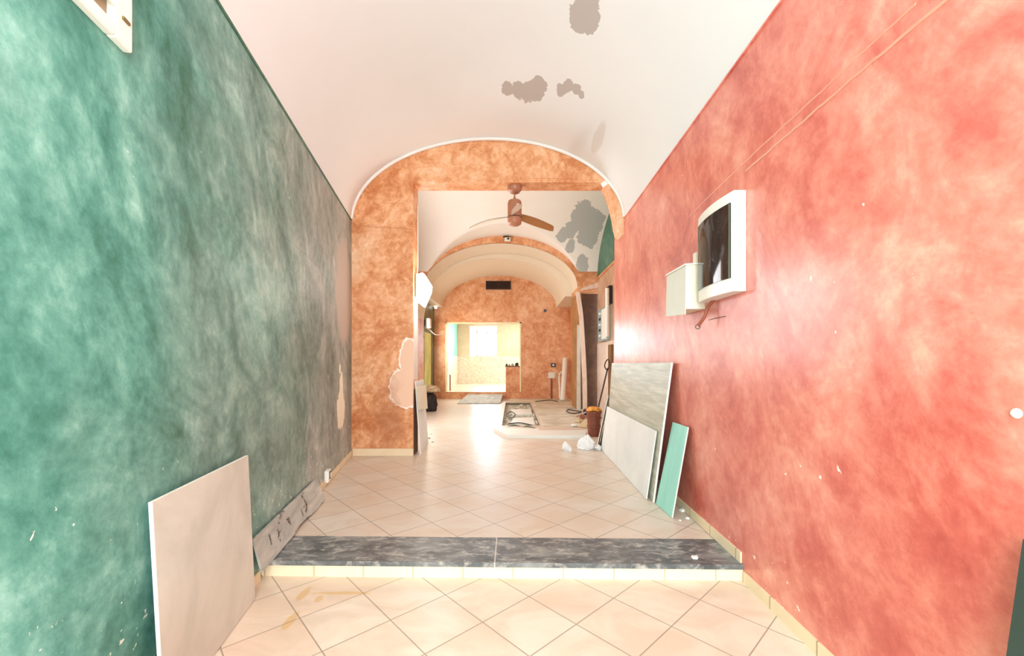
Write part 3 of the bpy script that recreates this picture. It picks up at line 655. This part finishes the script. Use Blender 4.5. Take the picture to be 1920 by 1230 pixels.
# ================================================================== FAN
fx, fy = .04, 6.29
e_ = empty('ceiling_fan', (fx, fy, 4.2), 'bronze three-bladed ceiling fan hanging from the orange beam', 'fan')
MB().lathe((fx, fy, 4.2), [(0, 0), (.108, 0), (.112, -.015), (.105, -.055), (.075, -.095), (.03, -.115), (0, -.118)], 28).build('canopy', M_copper, e_, True)
MB().lathe((fx, fy, 4.1), [(0, 0), (.012, 0), (.012, -.12), (0, -.12)], 12).build('rod', M_copper, e_, True)
MB().lathe((fx, fy, 3.60), [(0, 0), (.07, .004), (.10, .025), (.107, .05), (.107, .34), (.095, .375), (.045, .392), (.022, .40), (.02, .43), (0, .43)], 32).build('motor', M_copper, e_, True)
MB().lathe((fx, fy, 3.715), [(.108, 0), (.111, .005), (.108, .012)], 32).build('band', M_dark, next(c for c in e_.children if c.name.startswith('motor')), True)
for k, (ang, L, mt, lb) in enumerate(((30, .76, M_blade_brown, 'brown underside'), (150, .82, M_blade_pale, 'pale blade'), (268, .60, M_blade_pale, 'pale blade pointing to the entrance'))):
    a = math.radians(ang); d = Vector((math.cos(a), math.sin(a), 0)); sd = Vector((-math.sin(a), math.cos(a), 0))
    def bl(u, v, top=0):
        wv = .045+.028*math.sin(math.pi*min(1, u*1.1))*1.0; wv *= (1 if u < .9 else max(.15, math.sqrt(max(0, 1-((u-.9)/.1)**2))))
        p = Vector((fx, fy, 3.745))+d*(.10+(L-.10)*u)+sd*((v-.5)*2*wv+.05*math.sin(u*2.2))+Vector((0, 0, (.5-v)*(.055, .03, -.055)[k]-.07*u*u+top))
        return p
    mb = MB(); mb.grid(lambda u, v: bl(u, v), 20, 4); mb.grid(lambda u, v: bl(u, v, .008), 20, 4)
    o = mb.build('blade', mt, e_, 'all'); o['label'] = lb
# ================================================================== LAMP on the pilaster side
lx, ly, lz = -1.40, 6.33, 2.66
e_ = empty('flood_lamp', (-1.474, ly, 2.40), 'lit white flood lamp fixed to the inner side of the orange pilaster', 'lamp')
MB().box(-1.470, -1.43, ly-.08, ly+.08, 2.42, 2.86).build('housing', M_white, e_, bevel=.01)
mb = MB(); mb.prism([(-1.43, 2.42), (-1.35, 2.35), (-1.25, 2.58), (-1.235, 2.68), (-1.36, 2.88), (-1.43, 2.86)], 'y', ly-.07, ly+.07)
o = mb.build('glowing_glass', M_lamp, e_, bevel=.015); o['label'] = 'glowing lamp glass'
pl = bpy.data.lights.new('flood_lamp_light', 'POINT'); pl.energy = 22; pl.color = (1, .95, .88); pl.shadow_soft_size = .1
po = bpy.data.objects.new('flood_lamp_light', pl); C.objects.link(po); po.location = (-1.08, ly-.05, 2.62)
cable([(-1.465, 6.36, 2.86), (-1.462, 6.37, 3.1), (-1.468, 6.40, 3.4), (-1.464, 6.38, 3.7), (-1.47, 6.41, 3.95)], .008, M_pvc, 'lamp_cable', 'white cable running up the pilaster side above the lit lamp', 'cable')
# narrow boards leaning on the pilaster side
lean_board('narrow_board', [G(789, 853, .112), G(803, 829, .112), P(795, 711, 6.75), P(779.5, 715, 6.22)], -.015, M_board_white, M_board_edge, 'narrow white board leaning against the end of the orange pilaster', 'board')
o = MB().slab([P(783, 768, 6.15)+Vector((.012, -.012, 0)), P(800, 766, 6.74)+Vector((.012, -.012, 0)), P(797, 722, 6.72)+Vector((.012, -.012, 0)), P(779, 724, 6.18)+Vector((.012, -.012, 0))], .008).build('small_panel', M_ivory)
tag(o, 'small ivory panel resting against the narrow white board by the pilaster', 'panel')
for x, y, r_, lab in ((804, 822, .04, 'largest grey rubble chip beside the narrow white board'), (811, 829, .03, 'middle-sized grey rubble chip beside the narrow white board'), (808, 814, .022, 'smallest grey rubble chip beside the narrow white board')):
    crumb(G(x, y, .112), r_, M_rubble, 'rubble_chip', lab, 'rubble')

# ================================================================== MIDDLE ROOM, LEFT
o = MB().box(-2.985, -2.96, 13.9, 15.0, .12, 2.55).build('door_leaf', M_yellow, bevel=.004); tag(o, 'yellow green door leaf standing by the dark olive wall', 'door')
e_ = empty('wall_spotlight', (-2.97, 14.1, 2.6), 'small white spotlight on the dark olive wall', 'lamp')
MB().box(-2.99, -2.93, 14.05, 14.17, 2.68, 2.76).build('bracket', M_white, e_)
MB().box(-2.95, -2.80, 13.98, 14.26, 2.70, 3.02, ).build('head', M_white, e_, bevel=.02)
e_ = empty('wall_bulb', (-2.97, 15.3, 3.4), 'small lit bulb on the dark olive wall near the far corner', 'lamp')
MB().lathe((-2.86, 15.4, 3.52), [(0, 0), (.04, .01), (.055, .05), (.04, .09), (0, .10)], 12).build('bulb', M_lamp, e_, True)
MB().tube([(-2.99, 15.4, 3.45), (-2.86, 15.4, 3.53)], .01, 6).build('arm', M_darkcable, e_)
cable([P(792, 611, 13.9), P(805, 618, 14.5), P(816, 627, 15.0), P(828, 627, 15.4), P(835, 624, 15.75)], .014, M_pvc, 'hanging_cable', 'pale pair of cables drooping to the left edge of the wide doorway', 'cable')
# dark sack with pale cloth
def lump(c, r, amp, seed, sc_=3, flat=.5, sub=4):
    bm = bmesh.new(); bmesh.ops.create_icosphere(bm, subdivisions=sub, radius=1)
    mb = MB(); vs = []
    for v in bm.verts:
        p = v.co.copy(); k = 1+amp*noise.noise(p*sc_*.6+Vector((seed, 0, 0)))+amp*.8*abs(noise.noise(p*sc_*1.7+Vector((0, seed, 0))))+amp*.3*noise.noise(p*sc_*4+Vector((0, seed, 0)))
        p = p*k; q_ = Vector((p.x*r[0], p.y*r[1], max(p.z, -flat)*r[2]+flat*r[2])); vs.append(Vector(c)+q_)
    fs = [tuple(v.index for v in f.verts) for f in bm.faces]; bm.free(); return mb.add(vs, fs)
gp = G(803, 771.5, .112); o = lump(gp+Vector((.02, .1, 0)), (.17, .17, .36), .35, 4).build('sack', M_dark, None, 'all'); tag(o, 'dark sack standing on the floor left of the wide doorway', 'sack')
o = lump(gp+Vector((.10, .02, .545)), (.19, .13, .10), .5, 9, flat=.9).build('cloth', M_card, None, 'all'); tag(o, 'beige cloth draped over the dark sack', 'cloth')
MB_ = MB()
# fixture at top of second arch
e_ = empty('arch_sensor', (P(950, 446, 11.97)), 'small pale device with a dark clip at the top of the second arch', 'sensor')
c0 = P(951, 449, 11.96)
MB().box(c0.x-.08, c0.x+.10, 11.90, 11.99, c0.z-.06, c0.z+.05).build('body', M_ivory, e_, bevel=.015)
MB().box(c0.x-.12, c0.x+.06, 11.93, 11.99, c0.z+.06, c0.z+.085).build('clip', M_black, e_)
MB().box(c0.x, c0.x+.06, 11.892, 11.90, c0.z-.02, c0.z+.03).build('lens', M_black, e_)

# ================================================================== MIDDLE ROOM, RIGHT
# bowed plasterboard strips
L = [P(1083, 549, 11.9), P(1089, 590, 11.85), P(1093, 650, 11.8), P(1096, 710, 11.8), P(1097, 771, 11.8)]
c_ = curvy(L, 6)
mb = MB()
vs = []
for p in c_: vs += [p+Vector((-.065, 0, 0)), p+Vector((.065, 0, 0)), p+Vector((.065, .03, 0)), p+Vector((-.065, .03, 0))]
fs = [(4*i+a, 4*i+(a+1) % 4, 4*i+4+(a+1) % 4, 4*i+4+a) for i in range(len(c_)-1) for a in range(4)]+[(0, 1, 2, 3), tuple(4*(len(c_)-1)+a for a in (3, 2, 1, 0))]
mn = min(v.z for v in vs); vs = [v-Vector((0, 0, min(0, mn-.125))) for v in vs]
o = mb.add(vs, fs).build('bowed_strip', M_pinkboard); tag(o, 'tall bowed pale pink plasterboard strip beside the dark brown recess', 'board')
o = MB().slab([(1.885, 11.99, .125), (2.0, 11.99, .125), (1.99, 11.99, 2.6), (1.90, 11.99, 2.6)], .025).build('flat_strip', M_board_cream); tag(o, 'straight grey cream strip standing behind the bowed pink strip', 'board')
# plasterboard hanging edge above the recess
mb = MB(); mb.slab([P(1088, 545, 11.95), P(1121, 540, 11.95), P(1121, 530, 11.98), P(1092, 541, 11.98)], .02); o = mb.build('torn_board_edge', M_pinkboard); tag(o, 'torn pink board edge above the dark brown recess', 'board')
# electrical panel on tan wall
xx = 2.5
e_ = empty('electric_panel', (xx, 10.9, 2.1), 'pale blue electric panel on the tan wall behind the red wall end', 'panel')
def Yx(px, X=2.5): return X*F/(px-CX)
ya, yb = Yx(1145), Yx(1128)
MB().box(xx-.10, xx-.003, ya, yb, 2.08, 2.95).build('case', M_clear, e_, bevel=.01); ec_ = e_.children[0]
MB().box(xx-.115, xx-.10, ya+.05, ya+.55, 2.12, 2.9).build('cover', M_white, e_)
for k in range(5): MB().box(xx-.125, xx-.10, ya+.7, yb-.2, 2.2+k*.15, 2.26+k*.15).build('breaker', M_darkcable if k % 2 else M_white, ec_)
e_ = empty('tube_light', (xx-.03, 10.35, 2.7), 'upright white tube light on the tan wall above the electric panel', 'lamp')
MB().tube([(xx-.13, 10.22, 2.15), (xx-.13, 10.22, 3.35)], .05, 10).build('tube', M_pvc, e_, True)
MB().box(xx-.09, xx-.0, 10.2, 10.5, 2.97, 3.42).build('backing', M_black, e_)
o = MB().box(2.43, 2.484, 10.05, 10.4, .115, 1.95).build('timber_post', M_wood, bevel=.004); tag(o, 'upright brown timber strip against the tan wall below the electric panel', 'timber')
p1 = curvy([P(1117, 783.5, 10.2), P(1130, 730, 10.2), P(1137, 700, 10.2), P(1140, 690, 10.15)])
p2 = curvy([P(1139, 695, 10.15), P(1134, 688, 10.12), P(1135, 680, 10.1), P(1140, 674, 10.1), P(1143, 682, 10.1), P(1141, 692, 10.12)])
e_ = empty('iron_bar', P(1117, 784, 10.2), 'thin dark bar with a cable loop on top leaning right of the brown recess', 'bar')
MB().tube(p1, .018, 8).build('bar', M_darkcable, e_, True); MB().tube(p2, .014, 8).build('cable_loop', M_darkcable, e_, True)
# leaning planks beyond the white board
lean_board('plank', [G(1120, 838, .112), G(1124, 829, .112), P(1144, 742, 7.20), P(1141, 742, 7.0)], -.015, M_board_edge, None, 'thin pale plank leaning beyond the end of the white board', 'plank')
lean_board('plank', [G(1126, 838, .112), G(1132, 829, .112), P(1153, 744, 7.25), P(1147, 744, 7.05)], -.02, M_dark, None, 'thin dark plank leaning behind the pale plank', 'plank')
# bucket stack
bx, by = 1.55, 7.78
e_ = empty('bucket_stack', (bx, by, .112), 'stack of red brown buckets beside the leaning planks', 'bucket')
for k, (z, r0, r1, h) in enumerate(((0, .105, .12, .2), (.16, .115, .13, .2), (.30, .12, .14, .17))):
    MB().lathe((bx, by, .112+z), [(0, 0), (r0, 0), (r1, h-.03), (r1+.012, h-.025), (r1+.012, h), (r1-.006, h), (r1-.01, h-.02), (0, h-.03)], 24).build('bucket', M_rust, e_, True)
o = lump((bx, by, .583), (.125, .12, .055), .3, 2, flat=.5).build('plastic_bag', M_orange_bag, None, 'all'); tag(o, 'orange plastic bag on top of the bucket stack', 'bag')
# cardboard and tools on the screed
def sheet(pts, t_, mat, name, lab, cat, group=None):
    o = MB().slab(pts, t_).build(name, mat); return tag(o, lab, cat, group)
sheet([G(1083, 800, .125), G(1108, 803, .125), P(1108, 786, 8.9), P(1097, 786, 9.1)], .006, M_card, 'cardboard_sheet', 'folded beige cardboard sheet propped left of the bucket stack', 'cardboard')
sheet([G(1081, 781, .125), G(1091, 786, .125), P(1100, 781, 10.0), P(1090, 777, 10.6)], .01, M_rust, 'brown_board', 'small red brown board lying behind the beige cardboard sheet', 'board')
cable([G(1062, 771, .14), G(1066, 768, .14), G(1078, 770, .14), G(1090, 772, .14), G(1076, 775, .14), G(1064, 773, .14)], .014, M_darkcable, 'cable_coil', 'flat loop of dark cable on the screed left of the bowed strip', 'cable')
o = lump(G(1076, 799, .124), (.06, .05, .03), .3, 5, sub=3).build('stone_chip', M_kerb, None, 'all'); tag(o, 'pale stone chip left of the cardboard sheet', 'stone')
sheet([G(1060, 765, .125), G(1078, 763, .125), G(1084, 766, .125), G(1066, 768, .125)], .01, M_board_grey, 'board_scrap', 'grey board scrap lying flat in front of the end wall corner', 'board')
o = lump(G(1086, 792, .124), (.10, .12, .06), .4, 15, sub=3).build('stone_chip', M_card, None, 'all'); tag(o, 'brownish stone lump behind the pale stone chip', 'stone')
o = lump(G(1104, 778, .124), (.13, .14, .12), .4, 25, sub=4).build('sack', M_dark, None, 'all'); tag(o, 'small dark sack at the foot of the brown recess', 'sack')
cable([G(1084, 783, .14), G(1092, 776, .17), P(1104, 772, 10.6), G(1113, 778, .14)], .012, M_pvc, 'floor_cable', 'pale cable arching over the small dark sack', 'cable')
# rags
o = lump(G(1100.5, 843, .112)+Vector((.0, .09, 0)), (.115, .12, .13), .45, 11, 2.5, .45, 5).build('cloth', M_cloth, None, 'all'); tag(o, 'large crumpled white cloth at the foot of the leaning planks', 'cloth')
o = lump(G(1121, 843, .112)+Vector((-.0, .0, 0)), (.045, .06, .05), .4, 31, 2.5, .45, 4).build('cloth', M_cloth, None, 'all'); tag(o, 'small white cloth fold squeezed between the large cloth and the white board', 'cloth')
o = lump(G(1064, 847, .112)+Vector((0, .05, 0)), (.062, .06, .085), .5, 21, 2, .45, 4).build('paper', M_cloth, None, 'all'); tag(o, 'small crumpled white paper on the tiles left of the white cloth', 'paper')

# ================================================================== FAR ROOM THINGS
e_ = empty('air_grille', (-.52, 15.79, 4.3), 'dark brown air grille high under the far vault', 'grille')
gx0, gx1, gz0, gz1 = (911-CX)*15.8/F, (958-CX)*15.8/F, EYE+(CY-543)*15.8/F, EYE+(CY-527)*15.8/F
mb = MB(); mb.box(gx0, gx1, 15.76, 15.80, gz0, gz0+.025); mb.box(gx0, gx1, 15.76, 15.80, gz1-.025, gz1); mb.box(gx0, gx0+.025, 15.76, 15.80, gz0, gz1); mb.box(gx1-.025, gx1, 15.76, 15.80, gz0, gz1); mb.box((gx0+gx1)/2-.012, (gx0+gx1)/2+.012, 15.76, 15.80, gz0, gz1)
mb.build('frame', M_grille, e_)
MB().box(gx0, gx1, 15.785, 15.799, gz0, gz1).build('back_plate', M_dark, e_)
for k in range(6): MB().slab([(gx0, 15.765, gz0+.04+k*.045), (gx1, 15.765, gz0+.04+k*.045), (gx1, 15.785, gz0+.06+k*.045), (gx0, 15.785, gz0+.06+k*.045)], .006).build('slat', M_grille, e_)
def wbox(name, x0, x1, y0_, y1_, mat, lab, cat, d=.03, Yp=15.8):
    return tag(MB().box((x0-CX)*Yp/F, (x1-CX)*Yp/F, Yp-d, Yp-.001, EYE+(CY-y1_)*Yp/F, EYE+(CY-y0_)*Yp/F).build(name, mat, bevel=.003), lab, cat)
e_ = empty('black_socket', P(1037, 688, 15.79), 'black wall socket with a white centre on the orange end wall', 'socket')
a_, b_ = P(1033, 688, 15.8), P(1042, 681, 15.8); MB().box(a_.x, b_.x, 15.76, 15.80, a_.z, b_.z).build('plate', M_black, e_)
MB().box(a_.x+.05, b_.x-.06, 15.75, 15.76, a_.z+.04, b_.z-.04).build('centre', M_white, e_)
wbox('white_socket', 1028, 1040, 698, 709, M_pvc, 'white socket plate below the black socket on the end wall', 'socket')
o = MB().tube([P(1034, 710, 15.74), P(1034, 730, 15.74), P(1034, 748, 15.7)], .03, 8).build('drain_pipe', M_redpipe, None, True); tag(o, 'red brown pipe rising from the floor to the white socket plate', 'pipe')
o = MB().tube([P(1022, 582.5, 15.81), P(1022, 582.5, 15.77)], .06, 14).build('duct_hole', M_black, None, True); tag(o, 'round black duct hole in the upper right of the end wall', 'hole')
cable([G(1004, 753, .13), G(1018, 751.5, .13), G(1032, 750.5, .13), G(1046, 753, .13)], .018, M_darkcable, 'floor_cable', 'dark cable along the foot of the orange end wall', 'cable')
pa, pb = G(1055, 752, .125), P(1060, 673, 15.6)
o = MB().tube([pa, pb], .10, 12).build('white_tube', M_pvc, None, True); tag(o, 'thick white plastic tube leaning in the far right corner', 'tube')
cable([P(1050, 748, 15.2), P(1049, 720, 15.4), P(1049, 702, 15.5), P(1055, 697, 15.6)], .035, M_pvc, 'bent_hose', 'bent pale hose beside the thick white tube', 'hose')
# ramp board
lean_board('ramp_board', [G(857, 757, .116), G(938, 757, .116), P(943, 740, 15.78), P(877, 740, 15.78)], .02, M_board_grey, None, 'grey board laid as a ramp up to the wide doorway', 'board')
for k, (x, s) in enumerate(((950, .05), (955, .035), (961, .06), (969, .08))):
    p = P(x, 680, 15.92); o = lump((p.x, 15.92, 1.381), (s*.8, s*.7, s), .3, k*3+1, sub=3).build('stone', [M_darkcable, M_cable, M_rubble, M_dark][k], None, 'all')
    tag(o, ['small brown lump at the left end of the half wall', 'smallest grey green lump on the half wall', 'grey rubble lump in the middle of the half wall', 'largest dark lump at the right end of the half wall'][k], 'rubble')
o = MB().tube([P(844, 733, 16.5), P(844, 703, 16.5)], .022, 8).build('barrier_pole', M_redpipe, None, True); tag(o, 'thin red pole standing just inside the wide doorway', 'pole')
o.location.z = .372
o = MB().box(-2.95, -2.90, 17.0, 19.2, 2.7, 3.3).build('wall_poster', plain('pale_cream_card', '#f6e4b4', .6)); tag(o, 'square cream panel on the pale teal wall of the last room', 'panel')
